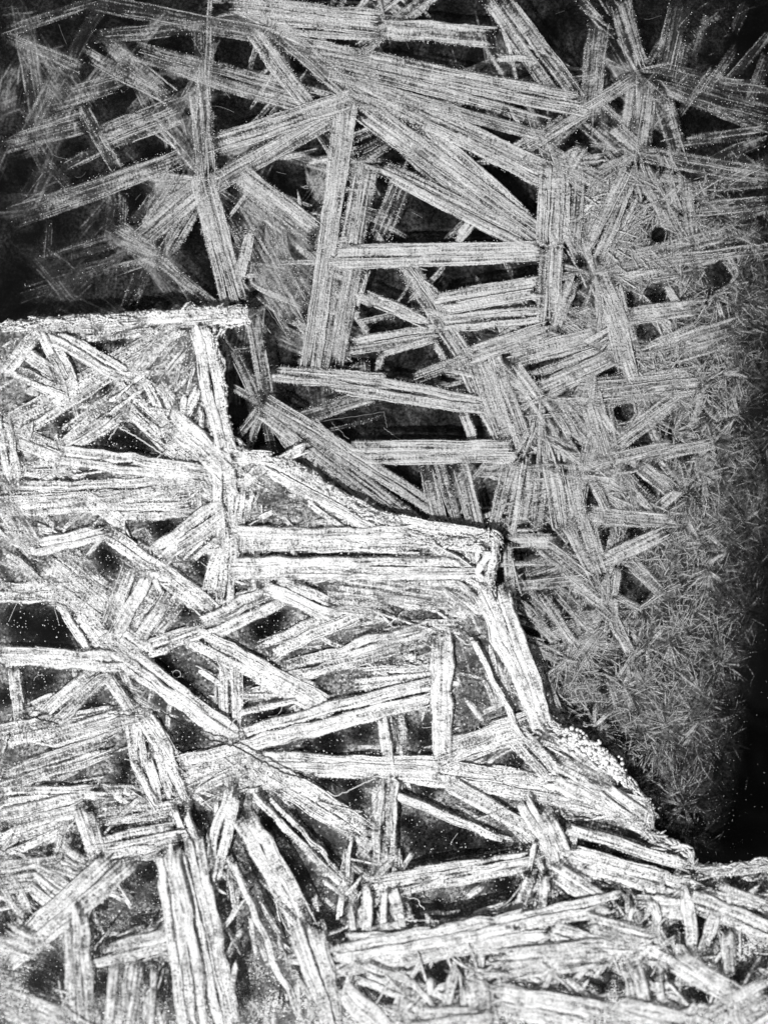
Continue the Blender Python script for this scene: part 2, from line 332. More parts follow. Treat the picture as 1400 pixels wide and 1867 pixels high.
# lower sheet crystals: x1,y1,x2,y2,width,frost[,width2]
A = [
(0,62,178,3,24,.6),(15,68,150,125,24,.8),(150,95,312,182,28,.75),(165,2,500,68,34,.6),(165,68,372,48,26,.75),(250,92,575,190,42,.8),
(372,48,372,165,38,.75),(362,155,378,335,42,.85),(368,325,432,565,50,1.0,46),(75,192,232,146,38,.7),(-5,268,152,226,34,.7),(70,228,152,200,18,.6),
(185,256,325,200,50,.8),(115,306,190,268,22,.65),(145,190,215,308,26,.8),(18,398,332,286,42,.9),(375,268,640,180,40,.95),(368,345,612,208,40,.9),
(60,275,130,345,22,.5),(5,412,80,300,20,.5),(382,332,245,445,46,.8),(300,468,366,362,34,.85),(70,480,272,416,28,.6),(245,415,322,308,30,.65),
(225,350,224,412,20,.5),(90,395,85,472,14,.5),(190,75,316,176,30,.6),(190,0,128,112,26,.4),(115,95,60,235,26,.35),(60,70,56,240,28,.3),
(457,414,436,515,18,1.7,22),(428,314,578,428,46,.9),(425,360,560,600,72,.42),(288,474,392,558,26,.8),(235,450,300,484,24,.7),(272,468,232,562,30,.5),
(30,548,232,476,20,.5),(40,520,220,470,16,.4),(458,562,484,722,32,.75),(400,300,375,430,24,.6),
(420,6,690,36,40,1.0),(485,42,690,62,34,.85),(698,52,905,70,38,1.0),(655,92,805,-20,30,.65),(430,12,562,76,26,.9),(500,76,720,116,34,.8),
(680,112,1056,188,40,1.05),(572,98,700,125,40,.8),(600,128,1000,238,42,.8),(640,150,1000,322,52,.95),(580,118,960,405,40,.55),(650,190,985,432,50,.9,40),
(765,225,965,400,26,1.1),(695,306,965,442,36,1.05),(632,182,566,672,46,1.0),(668,292,600,678,50,.85),(745,300,690,440,42,.6),(871,392,832,440,22,1.05),
(455,50,567,198,34,1.0),(598,470,992,458,44,1.05),(640,252,702,228,22,.7),(645,290,722,250,34,.5),(500,50,652,182,42,.55),(700,240,900,420,22,.6),
(893,-15,1046,192,54,.85),(898,108,966,105,14,1.0),(1092,38,1072,212,42,.85),(1128,0,1166,126,42,.7),(1052,-8,1094,40,22,.8),(1242,0,1208,142,44,.6),
(1252,75,1236,150,16,.75),(1312,26,1262,64,14,.7),(1360,0,1335,62,22,.5),(940,276,1152,144,30,.9),(1094,184,1138,228,16,.75),(1150,155,1138,240,18,.75),
(1176,148,1156,302,46,.7),(1200,160,1240,295,36,.8),(1208,162,1402,240,20,.75),(1190,135,1420,205,60,.5),(1234,262,1386,241,24,.85),(1285,302,1402,250,26,.6),
(1160,278,1402,322,34,.7),(1163,298,1242,442,34,.85),(1212,308,1234,386,20,.8),(1155,292,1068,486,46,.9),(1180,352,1108,492,34,.9),(1008,288,1000,442,52,1.0),
(1030,318,1031,442,16,.95),(1056,312,1046,444,24,.8),(1088,325,1060,465,32,.75),(1062,262,1010,352,24,.85),(1246,308,1260,435,26,.7),(1148,472,1322,428,32,.75),
(1100,488,1405,452,24,.65),(1318,462,1358,525,22,.7),(1255,382,1405,370,26,.6),(1250,398,1385,442,20,.6),(1250,342,1405,332,24,.5),(1245,362,1335,300,18,.5),
(985,290,1080,200,20,.6),(1075,210,1160,290,60,.6),(950,250,1110,340,30,.6),
(600,486,712,479,16,.9),(735,478,852,658,40,.85),(848,645,928,808,52,.85),(667,484,644,562,20,.85),(647,531,782,592,26,1.15),(793,556,990,520,42,1.1),
(798,592,992,572,34,1.1),(632,632,802,606,32,.95),(688,648,792,617,14,1.1),(790,624,814,662,14,.95),(696,648,686,682,14,.9),(655,650,658,685,36,.55),
(480,680,704,697,32,1.1),(590,692,880,738,42,1.1),(750,692,862,650,22,.8),(842,652,1002,600,34,.85),(548,762,692,716,30,.6),(482,734,800,932,34,1.0),
(485,752,765,965,40,.85),(648,828,938,822,44,1.1),(775,838,802,962,30,.9),(800,838,836,962,22,.85),(835,845,872,975,34,1.0),(868,648,926,812,44,.9),
(895,652,952,802,36,.9),(845,752,864,804,20,.95),(565,810,635,905,60,.6),(650,590,790,560,12,.45),(700,760,545,800,8,.5),
(1004,440,1000,595,46,1.0),(1047,498,1014,592,26,.95),(1085,498,1142,622,42,.9),(1108,520,1146,692,42,.95),(1128,520,1156,622,16,1.0),(1120,508,1234,494,18,.9),
(1212,514,1238,564,16,1.0),(1146,576,1264,560,32,1.1),(1172,632,1282,590,18,1.0),(1185,650,1348,602,50,.8),(1024,576,1078,556,16,.6),(1024,592,1078,580,12,.7),
(922,656,1078,614,38,.95),(965,686,1088,640,16,1.05),(983,712,1112,655,34,1.0),(1140,652,1156,698,20,1.0),(1160,658,1268,702,30,.85),(1042,722,1272,694,60,.9),
(1098,828,1252,714,34,.95),(1088,742,1122,792,20,.95),(1072,730,1104,832,30,.8),(985,722,912,682,18,.85),(985,725,935,655,20,.85),(938,750,988,724,10,1.15),
(985,732,950,832,28,.9),(1030,730,1082,802,24,.85),(1008,734,1046,802,26,.85),(1195,762,1246,714,14,.9),(1228,772,1290,702,16,.7),(1258,782,1284,718,18,.75),
(1180,764,1202,812,20,.85),(1108,838,1222,814,26,1.0),(1188,830,1302,808,24,.9),(1274,734,1312,768,10,.95),(1302,732,1316,762,8,.95),(1165,848,1226,898,28,.9),
(1196,838,1242,884,12,1.0),(1133,864,1192,922,28,.85),(1194,932,1242,890,22,1.0),(1070,858,1106,932,18,1.0),(1090,864,1140,928,26,.85),(938,838,904,964,44,.95),
(962,842,944,968,30,.95),(987,848,976,965,28,.9),(1004,848,1022,965,34,.85),(1034,848,1058,965,34,.85),(1082,778,1040,952,28,.85),(1064,936,1218,950,34,1.0),
(1054,922,1097,1048,26,.95),(1085,964,1098,1014,10,1.0),(1117,964,1108,1008,12,.85),(1092,1027,1218,968,34,1.0),(1149,1022,1212,1088,26,.95),(1126,1038,1120,1090,16,1.0),
(1120,1086,1170,1111,12,1.0),(1163,1108,1208,1078,14,.95),(1102,1048,1101,1104,20,.9),(972,982,1072,1062,34,.9),(922,986,1012,985,28,.85),(925,998,938,1156,20,.85),
(898,1076,1068,1056,20,.9),(1008,1068,1082,1152,24,.9),(974,1078,1042,1172,34,.9),(948,1098,1022,1178,20,.9),(1038,1058,1108,1108,24,.9),(1110,1112,1152,1194,26,.95),
(1106,1128,1014,1254,44,.85),(1092,1118,1000,1162,26,.8),(1018,1260,1102,1240,16,.6),(1028,1278,1112,1270,14,.75),(968,1188,1012,1292,26,.85),(1130,1248,1152,1294,16,.8),
(1108,1236,1132,1302,18,.75),(952,1168,1032,1206,30,.8),(428,640,474,742,20,.7),(400,610,446,668,18,.6),(476,742,428,800,18,.75),(478,742,446,838,16,.7),(480,745,500,835,18,.7),(486,748,548,842,20,.7),(476,738,424,706,14,.7),(420,640,462,636,12,.6),(440,690,486,688,14,.6),
(1280,180,1340,90,18,.7),(1330,150,1402,62,20,.65),(1240,205,1302,118,16,.6),(1358,205,1402,95,22,.6),(1300,342,1402,290,20,.7),(1215,60,1180,118,14,.6),(1290,20,1262,110,18,.55),
(1300,150,1400,160,24,.6),(1330,400,1402,380,18,.7),(1340,280,1402,330,22,.7),
(1035,960,1080,1055,24,.85),(955,1040,1050,1000,24,.75),(1160,690,1180,770,24,.7),
]
# upper plate crystals
B = [
(-5,600,240,590,16,.5),(60,586,300,577,18,.7),(255,578,452,571,26,.95),(385,589,450,585,12,1.25),(20,782,325,600,52,.9),(98,610,232,688,34,1.1),
(82,600,130,702,34,.95),(72,604,8,682,26,.95),(45,640,102,682,24,.8),(18,672,112,716,30,.85),(150,618,290,604,14,.6),(366,598,412,815,38,1.1),
(368,703,324,778,20,1.25),(370,708,393,792,16,1.25),(345,605,268,705,90,.5),(262,694,302,768,16,1.3),(222,722,362,852,44,.95),(198,668,242,692,18,1.25),
(108,802,202,724,34,.8),(118,818,216,758,40,.85),(108,830,372,866,34,1.1),(-5,895,370,880,30,.95),(-5,926,342,905,40,.95),(180,918,372,880,24,.85),
(-5,862,132,846,30,.9),(0,790,120,830,40,.95),(0,750,30,880,30,.8),(318,768,418,862,46,1.2),(398,800,418,965,44,1.2),(422,832,505,838,22,1.1),(488,858,556,811,20,1.15),
(485,845,705,962,40,1.1),(440,884,482,850,22,1.1),(448,890,440,950,34,1.1),(560,872,645,922,20,.95),(300,845,420,900,50,1.1),
(58,1002,204,964,34,1.15),(0,912,62,1002,40,.6),(-5,1078,124,1081,42,1.05),(78,1036,196,1128,56,.95),(112,1008,192,1088,50,.5),(188,968,294,1038,34,1.15),
(284,1034,390,1118,36,1.15),(252,1036,200,1162,58,.8),(302,1068,240,1162,48,.85),(337,1084,268,1164,28,.8),(284,1018,412,924,48,1.1),(338,1022,412,958,28,.9),
(406,984,380,1090,24,.9),(195,932,345,928,34,.95),(-5,1195,204,1206,38,1.15),(110,1098,158,1184,18,1.3),(138,1108,204,1184,38,1.1),(252,1192,372,1146,34,1.15),
(358,1152,512,1084,50,1.05),(238,1206,432,1348,46,1.15),(192,1218,88,1312,50,.85),(198,1238,238,1298,26,1.05),(28,1218,38,1322,22,1.0),(338,1154,604,1292,44,1.15),
(418,1198,426,1352,44,1.1),(-5,1342,252,1304,46,.95),(88,1348,254,1300,38,.85),(262,1302,322,1402,40,1.15),(240,1308,256,1402,30,1.1),(318,1402,475,1368,46,1.15),
(0,1010,70,1060,30,.8),(0,960,90,990,36,.8),(150,900,230,960,30,.9),(420,960,410,1100,40,1.0),(200,1160,280,1210,60,1.0),
(428,968,745,970,20,1.15),(428,990,765,996,32,1.1),(415,1036,865,1036,42,1.1),(655,948,905,992,44,1.1),(778,998,888,1068,30,1.25),(488,1064,614,1112,40,1.15),
(478,1188,664,1104,44,1.0),(508,1228,755,1168,42,.95),(438,1272,534,1250,20,1.0),(438,1302,542,1276,12,1.0),(442,1348,795,1258,50,1.15),(805,1145,806,1385,40,1.15),
(696,1298,708,1390,20,1.0),(880,1075,972,1295,38,1.2),(905,1098,992,1325,50,1.15),(664,1107,792,1149,5,1.4),(788,1382,968,1318,46,1.15),(455,1386,805,1397,40,1.15),
(640,1180,780,1150,30,.75),(800,1060,880,1130,50,.8),(600,1060,830,1100,40,.65),(730,1300,738,1390,16,.7),(880,1060,895,1000,34,1.2),(700,1060,860,1055,30,.9),
(860,1165,950,1340,10,1.3),(600,1100,700,1110,40,.8),(640,1240,800,1220,40,1.0),
(-5,1428,204,1358,40,.8),(-5,1452,182,1444,34,1.1),(-5,1502,152,1460,48,.95),(-5,1548,132,1490,50,1.05),(250,1372,298,1480,34,1.2),(292,1364,332,1464,36,1.2),
(184,1438,262,1444,20,.8),(178,1490,322,1474,36,.75),(168,1548,334,1514,42,1.05),(336,1442,436,1396,40,1.0),(325,1472,372,1572,30,1.1),(428,1436,386,1582,38,1.15),
(386,1566,366,1655,40,1.1),(306,1548,352,1880,50,1.2),(346,1540,418,1880,48,1.15),(206,1582,-5,1762,62,1.05),(176,1572,294,1550,32,1.1),(122,1694,126,1824,12,1.1),
(140,1668,150,1880,50,.85),(174,1748,314,1708,40,1.0),(212,1758,198,1880,20,.9),(246,1748,232,1880,36,.7),(282,1764,275,1880,12,.95),(-5,1602,112,1588,56,.75),
(10,1602,52,1672,30,.8),(126,1498,100,1578,24,.85),(445,1488,562,1700,48,1.15),(552,1685,612,1880,56,1.15),(424,1574,548,1855,12,1.3),(-5,1822,124,1875,60,.75),
(100,1560,180,1600,50,.95),(150,1470,190,1600,36,.95),(0,1700,60,1730,50,.8),(60,1600,150,1660,60,.85),
(452,1388,684,1532,52,1.2),(466,1454,652,1642,15,1.15),(492,1456,657,1632,8,1.0),(637,1538,632,1612,8,1.1),(700,1418,690,1612,34,.75),(722,1418,712,1572,14,1.15),
(665,1618,965,1572,44,1.1),(675,1618,665,1735,20,1.15),(700,1628,696,1718,14,1.05),(720,1624,736,1716,20,1.2),(637,1648,652,1738,14,1.05),(555,1398,805,1408,42,1.15),
(698,1394,1004,1442,50,1.15),(728,1454,914,1527,15,1.25),(815,1428,994,1532,30,.9),(598,1752,955,1690,60,1.15),(636,1722,1002,1718,40,1.1),(648,1768,834,1842,44,1.1),
(618,1800,705,1880,40,1.0),(832,1768,806,1848,22,1.1),(862,1768,872,1880,50,1.0),(720,1880,762,1818,30,1.05),(900,1760,1100,1740,60,1.0),(900,1820,1100,1860,60,1.0),
(740,1860,900,1850,40,1.0),(1000,1700,1130,1730,40,1.05),
(898,1418,1104,1462,50,1.2),(998,1438,1184,1484,50,1.0),(1034,1510,1262,1582,22,1.05),(1000,1400,1192,1502,60,.9),(988,1488,1022,1562,48,1.2),(1018,1558,1264,1626,44,1.15),
(1008,1588,1114,1652,38,1.15),(966,1598,938,1674,22,.95),(990,1598,985,1684,20,1.0),(898,1692,1134,1640,40,1.1),(1190,1638,1210,1764,16,1.1),(1250,1618,1262,1742,24,1.15),
(1306,1658,1280,1744,22,1.05),(1268,1592,1405,1576,26,.85),(1256,1640,1405,1702,38,1.05),(1118,1690,1222,1752,16,1.05),(1148,1758,1172,1860,40,.95),(1200,1780,1216,1880,14,1.2),
(1228,1748,1405,1852,50,1.0),(1320,1700,1330,1780,24,.95),(1180,1650,1260,1660,40,1.0),(1060,1680,1200,1720,40,1.0),(1100,1840,1260,1875,50,1.0),(1300,1620,1400,1650,30,.85),
(1290,1860,1400,1800,40,.9),(955,1460,1010,1560,30,1.1),(930,1330,1010,1420,40,1.05),(1010,1340,1130,1420,36,1.1),(1100,1440,1180,1500,30,.95),
]
dark_low = [(110,55,18),(240,30,20),(180,92,14),(330,75,22),(425,95,28),(315,150,10),(215,180,22),(420,200,28),(135,270,24),(270,270,22),(160,320,18),(40,320,30),
(240,365,18),(110,410,30),(30,500,40),(350,430,30),(235,540,12),(385,520,20),(510,320,20),(615,75,12),(740,90,20),(830,20,25),(1000,60,30),(1035,30,25),(545,120,10),
(665,220,12),(725,290,15),(700,340,14),(790,385,28),(870,425,14),(930,340,30),(975,380,16),(850,210,12),(890,235,12),(925,265,10),(1045,240,20),(1037,370,6),(1125,185,14),
(1190,260,8),(1250,220,30),(1290,225,15),(1185,100,10),(1180,40,15),(1200,430,12),(1125,390,8),(1105,430,8),(1380,60,40),(700,515,22),(830,505,18),(900,495,18),(960,490,18),
(690,580,18),(730,570,12),(760,650,22),(730,665,12),(530,715,14),(640,770,25),(700,775,30),(800,775,30),(840,785,15),(735,870,18),(760,880,12),(660,915,16),(885,910,14),
(1043,545,10),(1150,545,9),(1195,535,16),(1180,605,16),(985,665,16),(1020,650,10),(1110,680,14),(1135,750,14),(1215,745,12),(1285,748,8),(1165,800,16),(1250,830,10),
(1180,890,14),(1165,870,10),(1085,905,12),(1215,915,10),(1310,500,20),(1205,850,6),(1105,980,12),(1155,970,10),(1140,1065,18),(1170,1085,14),(955,1008,12),(915,1050,8),
(1020,1090,10),(1040,1110,8),(975,1250,12),(985,1280,10),(20,560,40),(470,790,20)]
dark_up = [(70,630,10),(70,665,10),(180,630,14),(215,620,14),(145,680,6),(60,735,12),(190,705,10),(120,775,16),(200,800,14),(230,800,20),(260,815,18),(320,850,10),(300,960,22),
(190,1010,14),(205,1030,16),(365,1025,14),(370,1050,8),(340,1115,12),(420,1075,12),(70,1140,38),(110,1150,26),(30,1130,22),(300,1215,22),(330,1250,25),(350,1275,14),(480,1150,22),
(505,1125,16),(545,1205,12),(450,1235,14),(480,1310,20),(510,1295,14),(340,1345,24),(60,1250,22),(90,1240,14),(10,1270,16),(170,1290,16),(600,1350,22),(660,1335,20),(560,1360,10),
(770,1340,18),(735,1320,10),(570,1018,8),(620,1018,8),(680,1018,8),(230,1395,14),(225,1420,12),(370,1490,14),(100,1550,8),(270,1590,20),(285,1640,10),(10,1690,14),(100,1760,18),
(70,1790,16),(190,1785,8),(500,1500,20),(545,1520,20),(600,1560,16),(520,1570,16),(550,1600,16),(600,1420,16),(640,1430,14),(650,1455,14),(780,1535,30),(840,1530,30),(900,1540,14),
(745,1500,16),(780,1435,14),(920,1610,20),(800,1650,10),(1080,1545,14),(1130,1560,16),(1190,1580,14),(1220,1590,8),(940,1385,16),(805,1780,8),(660,1810,14),(1240,1690,9),
(1285,1675,14),(1275,1700,10),(1055,1655,8),(1095,1800,10),(1345,1780,12),(1280,1815,8)]
dim_up = [(90,1420,26),(140,1410,20),(295,1820,22),(430,1740,26),(460,1800,30),(600,1665,20),(615,1700,14),(880,1660,24),(520,910,28),(870,1250,34),(880,1310,30),(700,1130,30),
(760,1120,30),(640,1160,26),(770,1210,20),(680,1240,20),(330,660,26),(350,690,20),(1055,1655,14),(1360,1640,12),(80,1010,20)]
DL, DU = np.array(dark_low, float), np.array(dark_up, float)

def clear_of(darks, x1, y1, x2, y2, w, grow=1.0):
    t = np.linspace(0, 1, 9)[:, None]
    px, py = x1 + (x2 - x1) * t, y1 + (y2 - y1) * t
    return bool((np.hypot(px - darks[None, :, 0], py - darks[None, :, 1]) > darks[None, :, 2] * grow + w / 2).all())

# ------------------------------------------------------------------ dark water under the ice
def water():
    n = 40; xs = np.linspace(-40, 40, n)
    X, Y = np.meshgrid(xs, xs); V = np.stack([X, Y, np.full_like(X, -4.0)], -1).reshape(-1, 3)
    i = (np.arange(n - 1)[:, None] * n + np.arange(n - 1)[None]).reshape(-1, 1)
    np_mesh('water', V, i + np.array([[0, 1, n + 1, n]]), mat=M_water, kind='structure')
water()

# ------------------------------------------------------------------ plate bodies (clear film with thickness)
def film(name, poly, z, thick, mat, parent, value, cell=9.0, zf=None):
    jp = jagged(poly, 2.5)
    xs = np.arange(-30, 1431, cell); ys = np.arange(-30, 1901, cell)
    X, Y = np.meshgrid(xs, ys); inside = pts_in_poly(X, Y, jp)
    ok = inside[:-1, :-1] & inside[1:, :-1] & inside[:-1, 1:] & inside[1:, 1:]
    nx = len(xs); N = X.size
    zt = z + rng.normal(0, .006, X.shape)
    k = (D - z) / D
    top = np.stack([(X - 700) / 100 * k, (933.5 - Y) / 100 * k, zt], -1).reshape(-1, 3)
    bot = top.copy(); bot[:, 2] -= thick
    j, i = np.nonzero(ok); a = j * nx + i
    Ft = np.stack([a, a + nx, a + nx + 1, a + 1], 1); Fb = Ft[:, ::-1] + N
    side = []
    okp = np.pad(ok, 1)
    for dj, di, p, q in ((-1, 0, 0, 1), (1, 0, nx + 1, nx), (0, -1, nx, 0), (0, 1, 1, nx + 1)):
        m = ok & ~okp[1 + dj:okp.shape[0] - 1 + dj, 1 + di:okp.shape[1] - 1 + di]
        jj, ii = np.nonzero(m); b = jj * nx + ii
        side.append(np.stack([b + p, b + q, b + q + N, b + p + N], 1))
    F = np.concatenate([Ft, Fb] + side); V = np.concatenate([top, bot])
    used = np.unique(F); remap = np.zeros(len(V), int); remap[used] = np.arange(len(used))
    fr = value(X.ravel(), Y.ravel()); fr = np.concatenate([fr, fr * .2])
    return np_mesh(name, V[used], remap[F], fr=fr[used], mat=mat, parent=parent)

def val_low(x, y):
    v = np.ones_like(x)
    for a, b, r in dark_low: v *= 1 - .72 * np.exp(-(((x - a) ** 2 + (y - b) ** 2) / (r * 1.1) ** 2) ** 2)
    f = np.array([fall_low(p, q) for p, q in zip(x, y)])
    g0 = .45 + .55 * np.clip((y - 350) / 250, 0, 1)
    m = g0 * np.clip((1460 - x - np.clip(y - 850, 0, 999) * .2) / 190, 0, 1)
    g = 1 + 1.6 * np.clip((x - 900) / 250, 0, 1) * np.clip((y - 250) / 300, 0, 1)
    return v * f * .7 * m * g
def val_up(x, y):
    v = np.ones_like(x) * .9
    for a, b, r in dark_up: v *= 1 - .95 * np.exp(-(((x - a) ** 2 + (y - b) ** 2) / (r * 1.5) ** 2) ** 2)
    for a, b, r in dim_up: v *= 1 - .35 * np.exp(-(((x - a) ** 2 + (y - b) ** 2) / (r * 1.15) ** 2) ** 2)
    v = v * (1 + 1.3 * np.clip((y - 1640) / 150, 0, 1) * np.clip((x - 350) / 250, .3, 1))
    return v

lower = thing('ice_sheet', 'grey lower sheet of long crossed ice crystals, turning to fine needles on its right', 'ice sheet')
upper = thing('ice_plate', 'bright white broken plate of thick frosty ice lying over the grey sheet at lower left', 'ice plate')
film('ice_film', LO, -0.34, 0.05, M_film_low, lower, val_low)
film('ice_film', UP, 0.25, 0.14, M_film_up, upper, val_up)

# ------------------------------------------------------------------ hand-placed crystals
def dip(x): return max(0, x - 1120) / 100 * .09        # the sheet sags away at the right

def z_up(x, y):                      # the plate rises towards the camera at its near end
    return 0.28 + max(0, y - 1450) / 100 * 0.17

def put(lst, sheet):
    order = list(range(len(lst)))
    for n, e in enumerate(lst):
        x1, y1, x2, y2, w = e[:5]; f = e[5]; w2 = e[6] if len(e) > 6 else w * R.uniform(.78, 1.12)
        if sheet == 'low':
            z = R.uniform(0, .10) + (.06 if f > .95 else 0) - dip((x1 + x2) / 2)
            g = blade_geo(x1, y1, x2, y2, w, f, z, w2, 4.6, fall_low, comb=True, split=.55)
            np_mesh('ice_crystal', *g, mat=M_low, parent=lower)
        else:
            z = z_up((x1 + x2) / 2, (y1 + y2) / 2) + R.uniform(0, .10)
            g = blade_geo(x1, y1, x2, y2, w * R.uniform(.96, 1.08), f - .12, z, w2, 5.2, None, rim=.25, jag=.07, wav=1.6, relief=.8, soft=.9, split=.9)
            np_mesh('ice_crystal', *g, mat=M_up, parent=upper)
put(A, 'low'); put(B, 'up')

# ------------------------------------------------------------------ small crystals between them
def size_low(x, y):
    """fine-grained towards the right-hand margin, long laths elsewhere"""
    s = 1.0 - (x - 900) / 420 - max(0, y - 900) / 900
    return max(0.12, min(1, s))

hubs = [(985,725),(1120,620),(1085,500),(1160,280),(1075,860),(1250,900),(1270,700),(1300,810),(1110,1110),(1240,960),(1160,130),(1000,300),(375,330),(300,470),(1330,600),(1360,430),(1290,1050),(1180,1180),(1040,1170)]
for _ in range(14): hubs.append((R.uniform(1180, 1400), R.uniform(300, 560)))
for _ in range(70): hubs.append((R.uniform(1060, 1420), R.uniform(520, 1480)))
H = np.array(hubs)
small = []
def ok_small(x, y, x2, y2, w, grow):
    cx, cy = (x + x2) / 2, (y + y2) / 2
    if not pts_in_poly(np.array([x, cx, x2]), np.array([y, cy, y2]), LO).all(): return 0
    if pts_in_poly(np.array([cx - 6]), np.array([cy + 8]), UP)[0]: return 0
    if not clear_of(DL, x, y, x2, y2, w, grow): return 0
    edge = 1.0
    if cy > 1180 and cx > 1150: edge = max(0, 1 - (cx - 1150) / 260 * (cy - 1180) / 270)
    xe = 1400 if cy < 750 else 1405 - (cy - 750) * .13
    if cx > xe - 90: edge *= max(0, 1 - (cx - xe + 90) / 130)
    edge *= 1 + .6 * math.sin(cx * .05 + 2 * math.sin(cy * .03)) * math.sin(cy * .043) if edge < .8 else 1
    return edge
for (hx, hy) in hubs:                      # sheaves radiating from a common nucleus
    s = size_low(hx, hy); a = R.uniform(0, 6.28)
    for _ in range(14 if s > .3 else 7):
        a += R.uniform(.15, .9); L = (26 + 105 * s) * R.uniform(.6, 1.3); w = (7 + 17 * s) * R.uniform(.6, 1.3)
        r0 = R.uniform(0, 12) * s
        x, y = hx + math.cos(a) * r0, hy + math.sin(a) * r0; x2, y2 = x + math.cos(a) * L, y + math.sin(a) * L
        e = ok_small(x, y, x2, y2, w, .9)
        if e > R.random() * .6: small.append((L * w, x, y, x2, y2, w * .6, w * 1.1, R.uniform(.6, 1.0) * (.5 + .5 * e)))
n_try = 0; n0 = len(small)
while len(small) < n0 + 7500 and n_try < 60000:
    n_try += 1
    if R.random() < .86: x, y = 900 + 500 * R.random() ** .62, R.uniform(300, 1540)
    else: x, y = R.uniform(300, 1430), R.uniform(-10, 1000)
    if x > 1150 and y < 400 and R.random() < .4: continue
    s = size_low(x, y)
    if s > .5 and R.random() < .72: continue
    d = np.hypot(H[:, 0] - x, H[:, 1] - y) + rng.uniform(0, 25, len(H)); k = int(d.argmin())
    ang = math.atan2(y - H[k, 1], x - H[k, 0]) + R.gauss(0, .22)
    if R.random() < (.2 if s > .45 else .5): ang = R.uniform(0, 6.283)
    L = (12 + 80 * s) * R.uniform(.45, 1.5); w = (1.6 + 8 * s) * R.uniform(.6, 1.5)
    x2, y2 = x + math.cos(ang) * L, y + math.sin(ang) * L
    e = ok_small(x, y, x2, y2, w, 1.0 if s < .6 else 1.15)
    if R.random() > e * 1.2 + .004: continue
    small.append((L * w, x, y, x2, y2, w, w, R.uniform(.5, 1.05) * (.5 + .5 * e)))
small.sort(reverse=True)
left = max(0, 300 - len(A) - 2)
rest = []
for i, (_, x, y, x2, y2, w, w2, f) in enumerate(small):
    z = R.uniform(-.06, .08) - dip((x + x2) / 2)
    g = blade_geo(x, y, x2, y2, w, f, z, w2, 4.0, fall_low, comb=i < left)
    if g is None: continue
    if i < left: np_mesh('ice_crystal', *g, mat=M_low, parent=lower)
    else: rest.append(g)
np_mesh('fine_crystals', *join(rest), mat=M_low, parent=lower, kind='stuff')

# thin slivers frozen between the crystals of the bright plate
sl_ = []
tries = 0
while len(sl_) < 2200 and tries < 30000:
    tries += 1
    x, y = R.uniform(-10, 1410), R.uniform(570, 1880)
    e = R.choice(B)
    x = e[0] + (e[2] - e[0]) * R.random() + R.gauss(0, e[4] * .6); y = e[1] + (e[3] - e[1]) * R.random() + R.gauss(0, e[4] * .6)
    base = math.atan2(e[3] - e[1], e[2] - e[0]) + R.gauss(0, .35)
    L, w = R.uniform(20, 90), R.uniform(4, 13)
    x2, y2 = x + math.cos(base) * L, y + math.sin(base) * L
    if not pts_in_poly(np.array([x, x2]), np.array([y, y2]), UP).all(): continue
    if not clear_of(DU, x, y, x2, y2, w, .95): continue
    sl_.append(blade_geo(x, y, x2, y2, w, R.uniform(.4, .95), z_up(x, y) + R.uniform(-.1, .04), None, 5, relief=.7))
for (hx, hy, rr) in ((405,865,90),(215,1190,80),(440,1362,70),(1000,1555,80),(288,1030,60),(135,1108,60),(35,790,60),(440,1420,60),(370,1610,60),(620,1752,90),
                     (808,1390,60),(870,1040,60),(240,690,50),(700,1590,60),(1210,1650,60),(1130,1700,70),(460,1060,60),(560,1290,50),(130,1600,80),(320,780,60),(120,830,60),
                     (1300,1780,90),(1340,1650,80),(1240,1820,90),(1360,1850,80),(1080,1820,90),(1180,1720,80),(900,1800,90),(760,1840,80),(980,1760,90),(800,1720,70),(640,960,60),(750,1200,40),(330,880,60)):
    for _ in range(34 if hy > 1640 and hx > 700 else 20):
        a = R.uniform(0, 6.283); r0 = abs(R.gauss(0, rr * .35)); L = rr * R.uniform(.3, .9); w = R.uniform(5, 15)
        x, y = hx + R.gauss(0, rr * .3), hy + R.gauss(0, rr * .3); x2, y2 = x + math.cos(a) * L, y + math.sin(a) * L
        if not pts_in_poly(np.array([x, x2]), np.array([y, y2]), UP).all() or not clear_of(DU, x, y, x2, y2, w, .95): continue
        sl_.append(blade_geo(x, y, x2, y2, w, R.uniform(.6, 1.0), z_up(x, y) + R.uniform(-.05, .05), None, 5))
np_mesh('ice_slivers', *join([g for g in sl_ if g]), mat=M_up, parent=upper, kind='stuff')

# faint deeper crystals seen through the lower sheet
dp = []
while len(dp) < 190:
    x, y = (R.uniform(0, 1250), R.uniform(0, 950)) if R.random() < .6 else (R.uniform(0, 500), R.uniform(0, 560)); a = R.uniform(0, 3.14); L = R.uniform(60, 220); w = R.uniform(14, 50)
    x2, y2 = x + math.cos(a) * L, y + math.sin(a) * L
    if not pts_in_poly(np.array([x, x2]), np.array([y, y2]), LO).all(): continue
    if not clear_of(DL, x, y, x2, y2, w, .75): continue
    dp.append(blade_geo(x, y, x2, y2, w, R.uniform(.4, .7), -.45 + R.uniform(-.1, .1), None, 7, fall_low, soft=1.2))
np_mesh('deep_crystals', *join([g for g in dp if g]), mat=M_low, parent=lower, kind='stuff')

